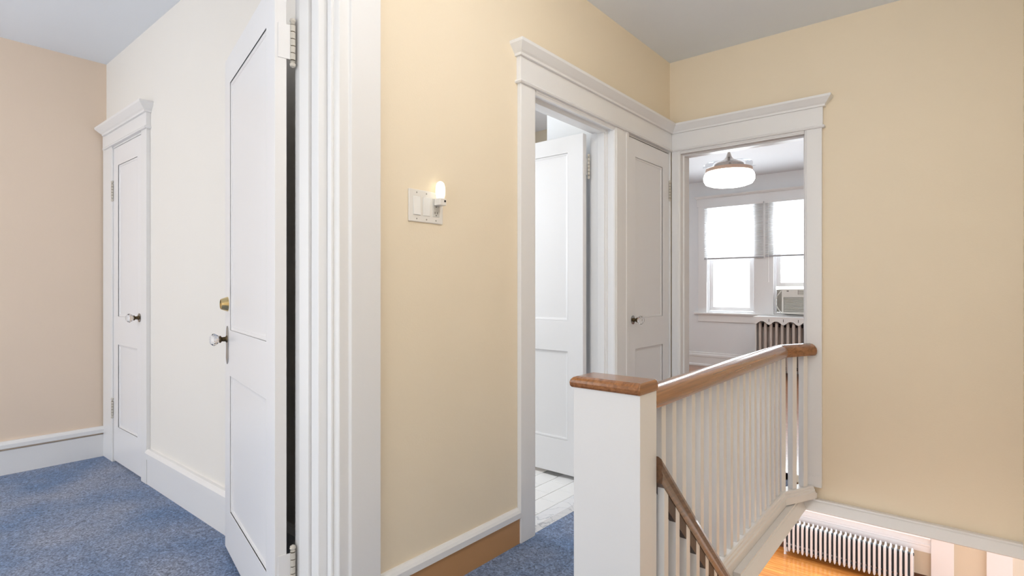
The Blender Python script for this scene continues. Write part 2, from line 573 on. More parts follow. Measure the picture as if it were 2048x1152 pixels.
# --- entry to the peach room: stepped jamb in plan, extruded
t1 = thing('trim_1', (XA, 1.0, 0), 'stepped white casing and jamb of the opened door, beside the switches', 'door casing', kind='structure')
MB().prism([(XA, 1.129), (-1.498, 1.127), (-1.498, 1.013), (-1.5065, 1.009), (-1.5065, 0.9745), (XA, 0.9745)], 'z', 0, 2.30).build('casing', 'trim', t1, bevel=0.0025)
MB().prism([(-1.508, 0.974), (-1.524, 0.966), (-1.521, 0.961), (-1.524, 0.956), (-1.546, 0.957), (-1.546, 0.994), (-1.508, 0.994)], 'z', 0, 2.16).build('jamb_bead', 'trim', t1, bevel=0.0015)
MB().prism([(-1.5465, 0.955), (-1.556, 0.932), (-1.60, 0.934), (-1.60, 0.994), (-1.5465, 0.994)], 'z', 0, 2.16).build('door_stop', 'trim', t1, bevel=0.0025)
pts = [(-1.6005, 0.994), (-1.6005, 0.926)]
for i in range(7):
    a = math.radians(90 * i / 6)
    pts.append((-1.614 - 0.018 * math.sin(a) + 0.0135 * (1 - math.sin(a)), 0.912 + 0.013 * (1 - math.sin(a))))
pts += [(-1.658, 0.912), (-1.658, 0.994)]
MB().prism(pts, 'z', 0, 2.16).build('jamb', 'trim', t1, bevel=0.0015)
MB().prism([(XA2, 1.0), (-1.672, 1.0), (-1.672, 0.93), (-1.66, 0.93), (-1.66, 0.996), (XA2, 0.996)], 'z', 0, 2.2).build('room_casing', 'trim', t1)
MB().box(XA, -1.498, ENT0 - 0.10, 0.974, 2.15, 2.30).build('head_casing', 'trim', t1)
MB().box(XA2, XA, ENT0, 0.912, 2.135, 2.16).build('head_jamb', 'trim', t1)
MB().box(XA, -1.498, ENT0 - 0.10, ENT0 + 0.012, 0, 2.15).build('casing', 'trim', t1)
MB().box(XA2, XA, ENT0, ENT0 + 0.02, 0, 2.135).build('jamb', 'trim', t1)

# --- bathroom and closet doors: shared head, running into the corner
t2 = thing('trim_2', (XA, 2.6, 0), 'white casing around the bathroom and hall closet doors', 'door casing', kind='structure')
XC = XA + FT
MB().prism([(XA, 1.873), (XC, 1.873), (XC, 1.972), (XC - 0.004, 1.975), (XC - 0.004, 1.981), (XC - 0.010, 1.987), (XA, 1.987)], 'z', 0, 2.02).build('casing', 'trim', t2, bevel=0.002)
MB().prism([(XA, 2.716), (XC - 0.010, 2.716), (XC - 0.004, 2.722), (XC - 0.004, 2.728), (XC, 2.731), (XC, 2.80), (XC - 0.003, 2.802), (XC - 0.003, 2.842), (XC, 2.845), (XC, 2.872), (XC - 0.006, 2.880), (XA, 2.880)], 'z', 0, 2.02).build('casing', 'trim', t2, bevel=0.0015)
MB().box(XA, XC - 0.004, 3.457, YB - 0.0225, 0, 2.02).build('casing', 'trim', t2, bevel=0.002)
MB().prism([(XA, 2.018), (XC + 0.002, 2.018), (XC + 0.002, 2.14), (XA, 2.14)], 'y', 1.868, YB - 0.0005).build('frieze', 'trim', t2, bevel=0.0015)
head(t2, [(XA, 1.868), (XC + 0.002, 1.868), (XC + 0.002, YB - 0.026)])
# bath jambs with stops
MB().prism([(XA + 0.008, BA0), (XA + 0.008, 1.99), (-1.57, 1.99), (-1.57, 2.002), (-1.612, 2.002), (-1.612, 1.99), (XA2, 1.99), (XA2, BA0)], 'z', 0, 2.012).build('jamb', 'trim', t2)
MB().prism([(XA + 0.008, BA1), (XA + 0.008, 2.715), (-1.548, 2.715), (-1.552, 2.708), (-1.558, 2.708), (-1.562, 2.7), (-1.606, 2.7), (-1.61, 2.712), (XA2 - 0.006, 2.712), (XA2 - 0.006, BA1)], 'z', 0, 2.012).build('jamb', 'trim', t2, bevel=0.0015)
MB().prism([(XA + 0.008, DH), (XA + 0.008, 2.008), (-1.548, 2.008), (-1.552, 2.0), (-1.562, 1.992), (-1.606, 1.992), (-1.61, 2.004), (XA2, 2.004), (XA2, DH)], 'y', 1.99, 2.715).build('head_jamb', 'trim', t2, bevel=0.0015)
MB().prism([(XA, 2.0), (XC - 0.010, 2.0), (XC - 0.006, 2.008), (XC - 0.003, 2.010), (XC - 0.003, 2.0185), (XA, 2.0185)], 'y', 1.9875, 2.7155).build('head_casing', 'trim', t2)
# bath-side casing
MB().box(XA2 - 0.018, XA2, 2.722, 2.80, 0, 2.03).build('room_casing', 'trim', t2)
# closet jambs
MB().box(-1.60, XA, CL1 - 0.014, CL1, 0, 2.012).build('jamb', 'trim', t2)
MB().box(-1.60, XA, CL0, 2.882, 0, 2.012).build('jamb', 'trim', t2)
MB().box(-1.60, XA + 0.004, CL0, CL1, 2.012, 2.02).build('head_jamb', 'trim', t2)

# --- bedroom doorway in the end wall
t3 = thing('trim_3', (-1.05, YB, 0), 'white casing around the bright bedroom doorway', 'door casing', kind='structure')
YCs = YB - FT
MB().prism([(-1.4975, YB), (-1.4975, YCs), (-1.455, YCs), (-1.452, YCs + 0.004), (-1.447, YCs + 0.004), (-1.441, YCs + 0.010), (-1.441, YB)], 'z', 0, 2.02).build('casing', 'trim', t3, bevel=0.0015)
MB().prism([(-0.709, YB), (-0.709, YCs + 0.010), (-0.703, YCs + 0.004), (-0.698, YCs + 0.004), (-0.695, YCs), (-0.619, YCs), (-0.619, YB)], 'z', 0.0, 2.02).build('casing', 'trim', t3, bevel=0.0015)
MB().prism([(YB, 2.018), (YCs - 0.002, 2.018), (YCs - 0.002, 2.14), (YB, 2.14)], 'x', -1.4955, -0.614).build('frieze', 'trim', t3, bevel=0.0015)
head(t3, [(-1.4955 + 0.003, YCs - 0.002), (-0.614, YCs - 0.002), (-0.614, YB)])
MB().prism([(DB0, YB - 0.006), (-1.442, YB - 0.006), (-1.442, YB + 0.03), (-1.434, YB + 0.035), (-1.434, YB + 0.075), (-1.442, YB + 0.08), (-1.442, YB2 + 0.006), (DB0, YB2 + 0.006)], 'z', 0, 2.0).build('jamb', 'trim', t3)
MB().prism([(DB1, YB - 0.006), (-0.71, YB - 0.006), (-0.71, YB + 0.03), (-0.722, YB + 0.035), (-0.722, YB + 0.075), (-0.71, YB + 0.08), (-0.71, YB2 + 0.006), (DB1, YB2 + 0.006)], 'z', 0.0, 2.0).build('jamb', 'trim', t3)
MB().prism([(YB - 0.006, 2.012), (YB - 0.006, 2.0), (YB + 0.03, 2.0), (YB + 0.035, 1.991), (YB + 0.075, 1.991), (YB + 0.08, 2.0), (YB2 + 0.006, 2.0), (YB2 + 0.006, 2.012)], 'x', -1.442, -0.71).build('head_jamb', 'trim', t3)
MB().prism([(YB, 2.0), (YCs + 0.010, 2.0), (YCs + 0.006, 2.008), (YCs + 0.003, 2.010), (YCs + 0.003, 2.0185), (YB, 2.0185)], 'x', -1.4405, -0.7095).build('head_casing', 'trim', t3)
MB().box(-0.69, -0.62, YCs - 0.004, YCs, 0.0, 0.06).build('plinth', 'trim', t3)

# --- small closet door in the peach room
t4 = thing('trim_4', (-3.95, YC, 0), 'white casing and crowned head of the narrow closet door', 'door casing', kind='structure')
MB().box(XP + 0.012, -4.245, YC - FT, YC, 0, 2.035).build('casing', 'trim', t4, bevel=0.002)
MB().box(-3.688, -3.60, YC - FT, YC, 0, 2.035).build('casing', 'trim', t4, bevel=0.002)
MB().box(XP + 0.012, -3.596, YC - FT - 0.002, YC, 2.033, 2.13).build('frieze', 'trim', t4, bevel=0.0015)
head(t4, [(XP + 0.06, YC), (XP + 0.06, YC - FT - 0.002), (-3.596, YC - FT - 0.002), (-3.596, YC)], 0.014, 1, -0.012)
MB().box(-4.245, -4.238, YC - 0.02, YC, 0, 2.02).build('jamb', 'trim', t4)
MB().box(-4.245, -3.688, YC - 0.012, YC, 2.022, 2.035).build('head_jamb', 'trim', t4)

# --- baseboards
def base_prof(h, cap, o1, o2):
    return [(0, h - cap), (o1, h - cap), (o2, h - cap + 0.004), (o2, h - 0.018), (o2 - 0.006, h - 0.008), (o2 - 0.014, h), (0, h)]
b1 = thing('baseboard_hall', (XA, 1.5, 0), 'brown hall baseboard under a white cap moulding', 'baseboard', kind='structure')
MB().sweep([(XA, 1.130), (XA, 1.872)], [(0, 0), (0.015, 0), (0.015, 0.112), (0, 0.112)]).build('board', 'brown_base', b1)
MB().sweep([(XA, 1.130), (XA, 1.872)], base_prof(0.155, 0.045, 0.015, 0.023)).build('cap', 'trim', b1)
b2 = thing('baseboard_closet_wall', (-2.6, YC, 0), 'white baseboard with cap along the closet wall', 'baseboard', kind='structure')
MB().sweep([(-3.598, YC), (XA2, YC)], [(0, 0), (0.018, 0), (0.018, 0.145), (0, 0.145)]).build('board', 'trim', b2)
MB().sweep([(-3.598, YC), (XA2, YC)], base_prof(0.20, 0.055, 0.018, 0.03)).build('cap', 'trim', b2)
b3 = thing('baseboard_peach_wall', (XP, 0, 0), 'white baseboard along the peach wall', 'baseboard', kind='structure')
MB().sweep([(XP, -2.4), (XP, YC - FT)], [(0, 0), (0.018, 0), (0.018, 0.145), (0, 0.145)]).build('board', 'trim', b3)
MB().sweep([(XP, -2.4), (XP, YC - FT)], base_prof(0.20, 0.045, 0.018, 0.03)).build('cap', 'trim', b3)

# ------------------------------------------------------------------ doors
def ring(mb, x0, x1, z0, z1, y_out, y_in, w):
    """sloping moulding between the frame face (y_out) and the panel (y_in)"""
    st = 0.004 if y_in < y_out else -0.004
    loops = []
    for d, y in ((0, y_out), (0, y_out - st), (w * 0.55, y_out - 1.6 * st), (w * 0.6, y_out - 2.1 * st), (w, y_in)):
        loops.append([(x0 + d, y, z0 + d), (x1 - d, y, z0 + d), (x1 - d, y, z1 - d), (x0 + d, y, z1 - d)])
    v = [p for l in loops for p in l]
    f = []
    for k in range(len(loops) - 1):
        for i in range(4):
            j = (i + 1) % 4
            f.append((k * 4 + i, k * 4 + j, k * 4 + 4 + j, k * 4 + 4 + i))
    mb.add(v, f)

def panel_door(root, w, h, t, rails, stile, z0=0.012):
    """rails: z of lower panel bottom/top, upper panel bottom/top; local x from the hinge, y thickness, z up"""
    a, b, c, d = rails
    hole = lambda x, z: stile < x < w - stile and (a < z < b or c < z < d)
    MB().grid([0, stile, w - stile, w], [z0, a, b, c, d, h], hole, 'y', 0, t).build('frame', 'door', root, bevel=0.0012, seg=1, local=True)
    rec = 0.009
    for (p, q) in ((a, b), (c, d)):
        pn = MB().box(stile - 0.003, w - stile + 0.003, rec, t - rec, p - 0.003, q + 0.003).build('panel', 'door', root, local=True)
        for yo, yi in ((0, rec), (t, t - rec)):
            r = MB()
            ring(r, stile, w - stile, p, q, yo, yi, 0.02)
            r.build('panel_moulding', 'door', pn)

def hinge(root, x, y, z, r=0.0075, ln=0.09):
    """five painted knuckles on a dark pin with ball finials"""
    h = MB()
    for i in range(5):
        h.lathe([(r, ln * 0.2 * i + 0.0014), (r, ln * 0.2 * (i + 1) - 0.0014)], (x, y, z), 'z', 12)
    for s_, zz in ((-1, z), (1, z + ln)):
        h.lathe([(r * 0.75, s_ * 0.001), (r * 1.0, s_ * 0.003), (r * 0.6, s_ * 0.006), (r * 1.15, s_ * 0.012), (r * 0.95, s_ * 0.019), (r * 0.2, s_ * 0.023)], (x, y, zz), 'z', 12)
    o = h.build('hinge', 'hinge', root, local=True, smooth=True)
    MB().lathe([(r * 0.82, 0.0), (r * 0.82, ln)], (x, y, z), 'z', 10).build('pin', 'dark_metal', o)
    return o

def glass_knob(root, x, z, y, s, plate='round'):
    """s = +1: stands out along +y from y, -1: along -y"""
    if plate == 'long':
        e = MB()
        pr = [(-0.02, -0.08), (-0.012, -0.095), (0, -0.105), (0.012, -0.095), (0.02, -0.08), (0.017, -0.04), (0.022, 0.0), (0.017, 0.03), (0.012, 0.045), (0, 0.055), (-0.012, 0.045), (-0.017, 0.03), (-0.022, 0), (-0.017, -0.04)]
        e.prism([(x + p, z + q) for p, q in pr], 'y', y, y + s * 0.004)
        e.build('escutcheon', 'nickel', root, local=True)
    else:
        MB().lathe([(0.026, 0), (0.026, s * 0.003), (0.018, s * 0.006)], (x, y, z), 'y', 24).build('rose', 'nickel', root, local=True, smooth=True)
    MB().lathe([(0.017, s * 0.003), (0.010, s * 0.010), (0.009, s * 0.022), (0.015, s * 0.027), (0.015, s * 0.031), (0.012, s * 0.033)], (x, y, z), 'y', 20).build('knob_shank', 'dark_metal', root, local=True, smooth=True)
    MB().lathe([(0.012, s * 0.033), (0.018, s * 0.037), (0.026, s * 0.050), (0.026, s * 0.056), (0.017, s * 0.066)], (x, y, z), 'y', 12).build('knob', 'crystal', root, local=True)

T = 0.036
# door_1: the big open door
ang = math.atan2(0.2267, -0.974)
d1 = thing('door_1', (-1.652, 0.88, 0), 'white two-panel door standing open, with brass deadbolt and glass knob', 'door', kind='structure', rz=ang)
panel_door(d1, 0.815, 2.09, T, (0.19, 0.755, 0.945, 1.972), 0.105)
glass_knob(d1, 0.755, 0.905, T, 1, 'long')
MB().lathe([(0.031, 0), (0.031, 0.002), (0.022, 0.026), (0.019, 0.027), (0.019, 0.024), (0.004, 0.024)], (0.757, T, 1.052), 'y', 32).build('deadbolt', 'brass', d1, local=True, smooth=True)
for z in (0.17, 1.842):
    hinge(d1, -0.002, -0.018, z, ln=0.112, r=0.0085)
    MB().box(-0.003, 0.0, -0.018, 0.026, z + 0.002, z + 0.110).build('hinge_leaf', 'door', d1, local=True)

# door_2: narrow closet door in the peach room (closed)
d2 = thing('door_2', (-4.236, YC - 0.013, 0), 'narrow white closet door beside the peach wall', 'door', kind='structure')
a, b, c, d = (0.235, 0.76, 0.94, 1.90)
MB().grid([0, 0.09, 0.455, 0.545], [0.012, a, b, c, d, 2.018], lambda x, z: 0.09 < x < 0.455 and (a < z < b or c < z < d), 'y', 0, 0.0125).build('frame', 'door', d2, bevel=0.001, seg=1, local=True)
for p, q in ((a, b), (c, d)):
    pn = MB().box(0.088, 0.457, 0.009, 0.0125, p - 0.002, q + 0.002).build('panel', 'door', d2, local=True)
    r = MB(); ring(r, 0.09, 0.455, p, q, 0, 0.009, 0.02); r.build('panel_moulding', 'door', pn)
glass_knob(d2, 0.495, 0.945, 0.0, -1)
for z in (0.30, 1.70):
    hinge(d2, -0.006, -0.006, z, ln=0.09)

# door_3: bathroom door, open at right angles
d3 = thing('door_3', (-1.672, 2.689, 0), 'white two-panel bathroom door standing open over white tiles', 'door', kind='structure', rz=math.pi)
panel_door(d3, 0.70, 2.0, T, (0.235, 0.751, 0.931, 1.903), 0.105, 0.035)
for z in (0.22, 1.765):
    hinge(d3, -0.012, -0.006, z, ln=0.10)
    MB().box(-0.002, 0.0, -0.004, 0.03, z + 0.002, z + 0.098).build('hinge_leaf', 'door', d3, local=True)
glass_knob(d3, 0.64, 0.92, T, 1, 'long')

# door_4: hall closet door (closed) next to the corner
d4 = thing('door_4', (-1.512 - T, 3.4545, 0), 'white closed hall closet door beside the bathroom door', 'door', kind='structure', rz=-math.pi / 2)
panel_door(d4, 0.571, 2.005, T, (0.235, 0.757, 0.94, 1.90), 0.096)
glass_knob(d4, 0.508, 0.932, T, 1)
for z in (0.25, 1.715):
    hinge(d4, -0.004, T + 0.006, z, ln=0.095)

# ------------------------------------------------------------------ switch plate and night light
sp = thing('switch_plate', (XA, 1.34, 1.416), 'white three-gang plate with two rocker switches and an outlet', 'light switch')
yc, zc = 1.341, 1.416
MB().box(XA, XA + 0.006, yc - 0.082, yc + 0.082, zc - 0.058, zc + 0.058).build('plate', 'plate', sp, bevel=0.003)
for i, tilt in ((0, 1), (1, -1)):
    y = yc - 0.046 + 0.046 * i
    rk = MB().prism([(XA + 0.005, zc - 0.033), (XA + (0.0105 if tilt > 0 else 0.0075), zc - 0.033), (XA + 0.0085, zc), (XA + (0.0075 if tilt > 0 else 0.0095), zc + 0.033), (XA + 0.005, zc + 0.033)], 'y', y - 0.0163, y + 0.0163)
    rk.build('rocker', 'plate2', sp, bevel=0.0007)
    MB().box(XA + 0.005, XA + 0.0064, y - 0.0175, y + 0.0175, zc - 0.0342, zc + 0.0342).build('rocker_gap', 'outlet', sp)
ol = MB().box(XA + 0.005, XA + 0.0078, yc + 0.046 - 0.0163, yc + 0.046 + 0.0163, zc - 0.033, zc + 0.033).build('outlet', 'outlet', sp, bevel=0.0006)
for dy in (-0.006, 0.006):
    MB().box(XA + 0.0076, XA + 0.0081, yc + 0.046 + dy - 0.001, yc + 0.046 + dy + 0.001, zc - 0.022, zc - 0.014).build('slot', 'slot', ol)
MB().lathe([(0.0022, 0.0), (0.0022, 0.0005)], (XA + 0.0076, yc + 0.046, zc - 0.0275), 'x', 10).build('slot', 'slot', ol)
MB().lathe([(0.0022, 0.0), (0.0022, 0.0005)], (XA + 0.0076, yc + 0.046, zc + 0.004), 'x', 10).build('slot', 'slot', ol)
for i in range(3):
    for s in (-1, 1):
        MB().lathe([(0.003, 0), (0.0025, 0.0012)], (XA + 0.006, yc - 0.046 + 0.046 * i, zc + s * 0.047), 'x', 10).build('screw', 'ac_dark', sp)
nl = thing('night_light', (XA, yc + 0.05, zc + 0.03), 'small glowing night light plugged into the switch plate', 'night light')
MB().box(XA + 0.0085, XA + 0.042, yc + 0.034, yc + 0.066, zc + 0.008, zc + 0.034).build('plug_body', 'plate', nl, bevel=0.003)
MB().lathe([(0.004, 0), (0.004, 0.0015)], (XA + 0.042, yc + 0.058, zc + 0.024), 'x', 12).build('sensor', 'slot', nl)
pr = [(0.014, 0.034), (0.0175, 0.045), (0.0185, 0.06), (0.0175, 0.078), (0.014, 0.09), (0.008, 0.096), (0.002, 0.098)]
MB().lathe(pr, (XA + 0.026, yc + 0.05, zc), 'z', 20).build('shade', 'bulb', nl, smooth=True)

# ------------------------------------------------------------------ upper balustrade
NX0, NX1, NY0, NY1 = -0.968, -0.736, 1.48, 1.592
sr = thing('stair_railing', (-0.79, 1.6, 0), 'white balustrade with oak handrail and boxed newel guarding the stairs', 'railing')
nw = MB().box(NX0, NX1, NY0, NY1, -0.14, 0.803).build('newel_post', 'trim', sr, bevel=0.002)
nw.data.materials[0] = M['trim']
o_, capz = 0.008, 0.803
cp = MB()
prf = [(0.0, 0.0), (0.005, 0.0), (0.009, 0.006), (0.010, 0.016), (0.008, 0.024), (0.002, 0.031), (-0.008, 0.035)]
loops = []
for o, z in prf:
    loops.append([(NX0 - o, NY0 - o, capz + z), (NX1 + o * 0.4, NY0 - o, capz + z), (NX1 + o * 0.4, NY1 + o * 0.3, capz + z), (NX0 - o, NY1 + o * 0.3, capz + z)])
v = [p for l in loops for p in l]
f = [(0, 1, 2, 3), tuple(len(v) - 4 + i for i in (3, 2, 1, 0))]
for kx in range(len(loops) - 1):
    for i in range(4):
        j = (i + 1) % 4
        f.append((kx * 4 + i, kx * 4 + j, kx * 4 + 4 + j, kx * 4 + 4 + i))
cp.add(v, f)
cp.build('newel_cap', 'rail', nw, smooth=False, bevel=0.0015)
# plan of the rail: straight run, then a turn to the casing
G0, G1, G2 = (-0.783, NY1 + 0.001), (-0.787, 3.25), (-0.680, YCs - 0.003)
RDZ = -0.016
RP = [(-0.036, 0.757), (0.036, 0.757), (0.044, 0.768), (0.047, 0.783), (0.044, 0.798), (0.034, 0.811), (0.018, 0.820), (0, 0.823), (-0.018, 0.820), (-0.034, 0.811), (-0.044, 0.798), (-0.047, 0.783), (-0.044, 0.768)]
RP = [(o, z + RDZ) for o, z in RP]
MB().sweep([G0, G1], RP).build('handrail', 'rail', sr, smooth=True)
MB().sweep([(G1[0] + 0.0015, G1[1] + 0.004), G2], [(o, z + 0.001) for o, z in RP]).build('handrail', 'rail', sr, smooth=True)
SHOE = [(-0.007, -0.03), (0.04, -0.03), (0.040, -0.022), (0.034, -0.018), (0.034, -0.008), (0.028, -0.004), (0.028, 0.004), (0.022, 0.008), (-0.03, 0.008), (-0.03, 0.0005), (-0.007, 0.0005)]
MB().sweep([G0, G1, G2], SHOE).build('shoe_rail', 'trim', sr)
def along(s):
    a, b_, c_ = Vector(G0), Vector(G1), Vector(G2)
    l1 = (b_ - a).length
    if s <= l1:
        d = (b_ - a).normalized()
        return a + d * s, math.atan2(d.y, d.x)
    d = (c_ - b_).normalized()
    return b_ + d * (s - l1), math.atan2(d.y, d.x)
L1 = (Vector(G1) - Vector(G0)).length
L2 = (Vector(G2) - Vector(G1)).length
bal_me = None
fil_me = None
s = 0.035
def inst(name, me, parent, loc, rz, first=None):
    o = bpy.data.objects.new(name, me)
    COL.objects.link(o)
    o.parent = parent
    o.matrix_parent_inverse = Matrix.Translation(-Vector(parent.location)) if parent.type == 'EMPTY' else Matrix.Identity(4)
    o.location = loc
    o.rotation_euler = (0, 0, rz)
    return o
tmp = MB().box(-0.0165, 0.0165, -0.0165, 0.0165, 0.008, 0.757 + RDZ).build('baluster_mesh', 'trim', None, bevel=0.0015, seg=1)
bal_me = tmp.data
bpy.data.objects.remove(tmp)
tmp = MB().box(-0.0255, 0.0255, -0.0165, 0.0165, 0.026, 0.033).build('fillet_mesh', 'trim', None)
fil_me = tmp.data
bpy.data.objects.remove(tmp)
while s < L1 + L2 - 0.03:
    p, a = along(s)
    inst('baluster', bal_me, sr, (p.x, p.y, 0), a)
    s += 0.0862
# fascia below the railing and the trim frame round the stairwell
fs = thing('trim_5', (-0.75, 2.5, -0.16), 'white fascia and casing framing the stairwell under the railing', 'stair trim', kind='structure')
MB().prism([(-0.774, 1.6), (-0.7505, 1.6), (-0.7505, YB - 0.001), (-0.774, YB - 0.001)], 'z', -0.13, -0.031).build('fascia', 'trim', fs, bevel=0.001, seg=1)
MB().prism([(-0.7745, 3.24), (-0.749, 3.24), (-0.641, YCs - 0.003), (-0.7745, YCs - 0.003)], 'z', -0.062, -0.0305).build('landing_edge', 'trim', fs)
MB().sweep([(-0.75, 2.36), (-0.75, YB), (XR, YB)], [(0, -0.068), (0.03, -0.068), (0.03, -0.076), (0.036, -0.080), (0.060, -0.124), (0.054, -0.130), (0, -0.130)]).build('well_casing', 'trim', fs)

# ------------------------------------------------------------------ lower flight rail
lr = thing('stair_handrail', (-0.735, 1.6, -0.7), 'dark wooden handrail with white balusters going down the stairs', 'handrail')
def zr(y):
    return 0.600 - 0.965 * (y - 1.592)     # top of the rail
y0, y1 = NY1 + 0.001, 3.25
RX0, RX1 = -0.764, -0.719
prl = [(RX0, -0.082), (RX1, -0.082), (RX1 + 0.003, -0.055), (RX1 - 0.002, -0.04), (RX1 + 0.003, -0.024), (RX1 - 0.002, -0.006), (RX1 - 0.012, 0.0), (RX0 + 0.012, 0.0), (RX0 + 0.002, -0.006), (RX0, -0.02)]
m_ = MB()
v = [(x, y0, zr(y0) + z) for x, z in prl] + [(x, y1, zr(y1) + z) for x, z in prl]
n = len(prl)
m_.add(v, [tuple(range(n)), tuple(range(2 * n - 1, n - 1, -1))] + [(i, (i + 1) % n, n + (i + 1) % n, n + i) for i in range(n)])
m_.build('rail', 'rail_dark', lr, smooth=True)
y = y0 + 0.02
BW = 0.03
STEP = 0.088
while y + BW < y1:
    zt0, zt1 = zr(y) - 0.0825, zr(y + BW) - 0.0825
    zb0, zb1 = zt0 - 0.62, zt1 - 0.62
    xs = (-0.7425, -0.7205)
    b_ = MB().prism([(y, zb0), (y + BW, zb1), (y + BW, zt1), (y, zt0)], 'x', xs[0], xs[1])
    b_.build('baluster', 'trim', lr)
    ya, yb = y + BW + 0.0005, y + STEP - 0.0005
    dz = 0.05
    MB().prism([(ya, zr(ya) - 0.0825), (yb, zr(yb) - 0.0825), (yb, zr(yb) - 0.0825 - dz), (ya, zr(ya) - 0.0825 - dz)], 'x', -0.742, -0.721).build('fillet', 'fillet', lr)
    y += STEP
ys = (y0, y1)
MB().prism([(ys[0], zr(ys[0]) - 0.693), (ys[1], zr(ys[1]) - 0.693), (ys[1], zr(ys[1]) - 0.98), (ys[0], zr(ys[0]) - 0.98)], 'x', -0.743, -0.716).build('stringer', 'trim', lr)

# the stairs themselves
stt = thing('staircase', (-0.25, 1.4, -0.2), 'wooden stairs going down beside the white stringer', 'stairs')
n_st = 13
rise = -ZL / (n_st + 1)
run = rise / 0.965
for i in range(n_st):
    yy = 1.36 + run * i
    zz = -rise * (i + 1)
    MB().box(-0.713, XR - 0.002, yy - 0.02, yy + run, zz - 0.03, zz).build('tread', 'oak_floor', stt, bevel=0.004)
    MB().box(-0.713, XR - 0.002, yy + run - 0.018, yy + run, zz - rise, zz - 0.0305).build('riser', 'trim', stt)
    if i == 0:
        MB().box(-0.713, XR - 0.002, yy - 0.0, yy + 0.018, zz + 0.0005, -0.141).build('riser', 'trim', stt)

# ------------------------------------------------------------------ bedroom windows
tw = thing('trim_6', (-2.1, YW, 0.8), 'white casing, stool and mullion around the paired bedroom windows', 'window casing', kind='structure')
MB().box(-2.98, W1[0] + 0.005, YW - 0.02, YW, WZ0, 2.285).build('casing', 'trim', tw, bevel=0.002)
MB().box(W1[1] - 0.005, W2[0] + 0.005, YW - 0.02, YW, WZ0, 2.285).build('mullion', 'trim', tw, bevel=0.002)
MB().box(W2[1] - 0.005, -1.20, YW - 0.02, YW, WZ0, 2.285).build('casing', 'trim', tw, bevel=0.002)
MB().box(-3.0, -1.18, YW - 0.024, YW, 2.285, 2.40).build('frieze', 'trim', tw, bevel=0.002)
MB().sweep([(-3.0, YW), (-3.0, YW - 0.024), (-1.18, YW - 0.024), (-1.18, YW)], [(0, 2.40), (0.01, 2.40), (0.03, 2.425), (0.03, 2.435), (0, 2.435)]).build('crown', 'trim', tw)
MB().box(-3.03, -1.15, YW - 0.06, YW + 0.06, 0.745, 0.772).build('stool', 'trim', tw, bevel=0.006)
MB().box(-2.98, -1.2, YW - 0.02, YW, 0.64, 0.745).build('apron', 'trim', tw, bevel=0.003)
def dh_window(name, x0, x1, label, lower_open=0.0):
    w = thing(name, ((x0 + x1) / 2, YW + 0.1, WZ0), label, 'window', kind='structure')
    def ringbox(nm, a0, a1, c0, c1, bw, ya, yb, parent):
        return MB().grid([a0, a0 + bw, a1 - bw, a1], [c0, c0 + bw, c1 - bw, c1], lambda x, z: a0 + bw < x < a1 - bw and c0 + bw < z < c1 - bw, 'y', ya, yb).build(nm, 'trim', parent)
    ringbox('frame', x0 + 0.0005, x1 - 0.0005, WZ0 + 0.003, WZ1 - 0.0005, 0.025, YW + 0.02, YW + 0.15, w)
    zm = 1.52
    for nm, a0, a1, ya in (('upper_sash', zm - 0.02, WZ1 - 0.027, YW + 0.09), ('lower_sash', WZ0 + 0.03 + lower_open, zm + 0.02 + lower_open * 0.5, YW + 0.045)):
        sh = ringbox(nm, x0 + 0.027, x1 - 0.027, a0, a1, 0.05, ya, ya + 0.035, w)
        MB().box(x0 + 0.078, x1 - 0.078, ya + 0.015, ya + 0.019, a0 + 0.051, a1 - 0.051).build('pane', 'glass', sh)
    return w
dh_window('window_1', W1[0], W1[1], 'left-hand bright double-hung bedroom window without the air conditioner')
dh_window('window_2', W2[0], W2[1], 'bright double-hung bedroom window above the air conditioner', 0.34)

def blind(x0, x1, zb, label):
    b = thing('window_blind', ((x0 + x1) / 2, YW - 0.04, 2.27), label, 'blind', 'blinds on the bedroom windows')
    MB().box(x0, x1, YW - 0.062, YW - 0.022, 2.255, 2.283).build('headrail', 'blind_rail' if False else 'trim', b)
    z = 2.24
    sl = MB()
    while z > zb + 0.03:
        sl.prism([(YW - 0.052, z + 0.004), (YW - 0.051, z + 0.0046), (YW - 0.029, z - 0.0034), (YW - 0.03, z - 0.004)], 'x', x0 + 0.004, x1 - 0.004)
        z -= 0.0215
    tag(sl.build('slats', 'blind', b), kind='stuff')
    MB().box(x0 + 0.003, x1 - 0.003, YW - 0.053, YW - 0.029, zb, zb + 0.022).build('bottom_rail', 'blind_rail', b, bevel=0.002)
    for xx in (x0 + 0.1, x1 - 0.1):
        MB().tube([(xx, YW - 0.055, 2.255), (xx, YW - 0.055, zb + 0.01)], 0.0012, 5).build('cord', 'trim', b)
    MB().tube([(x0 + 0.05, YW - 0.066, 2.26), (x0 + 0.05, YW - 0.066, 1.2)], 0.003, 6).build('wand', 'plate2', b)
blind(-2.885, -2.085, 1.525, 'half-lowered white slatted blind on the left bedroom window')
blind(-2.065, -1.26, 1.535, 'half-lowered white slatted blind above the air conditioner')

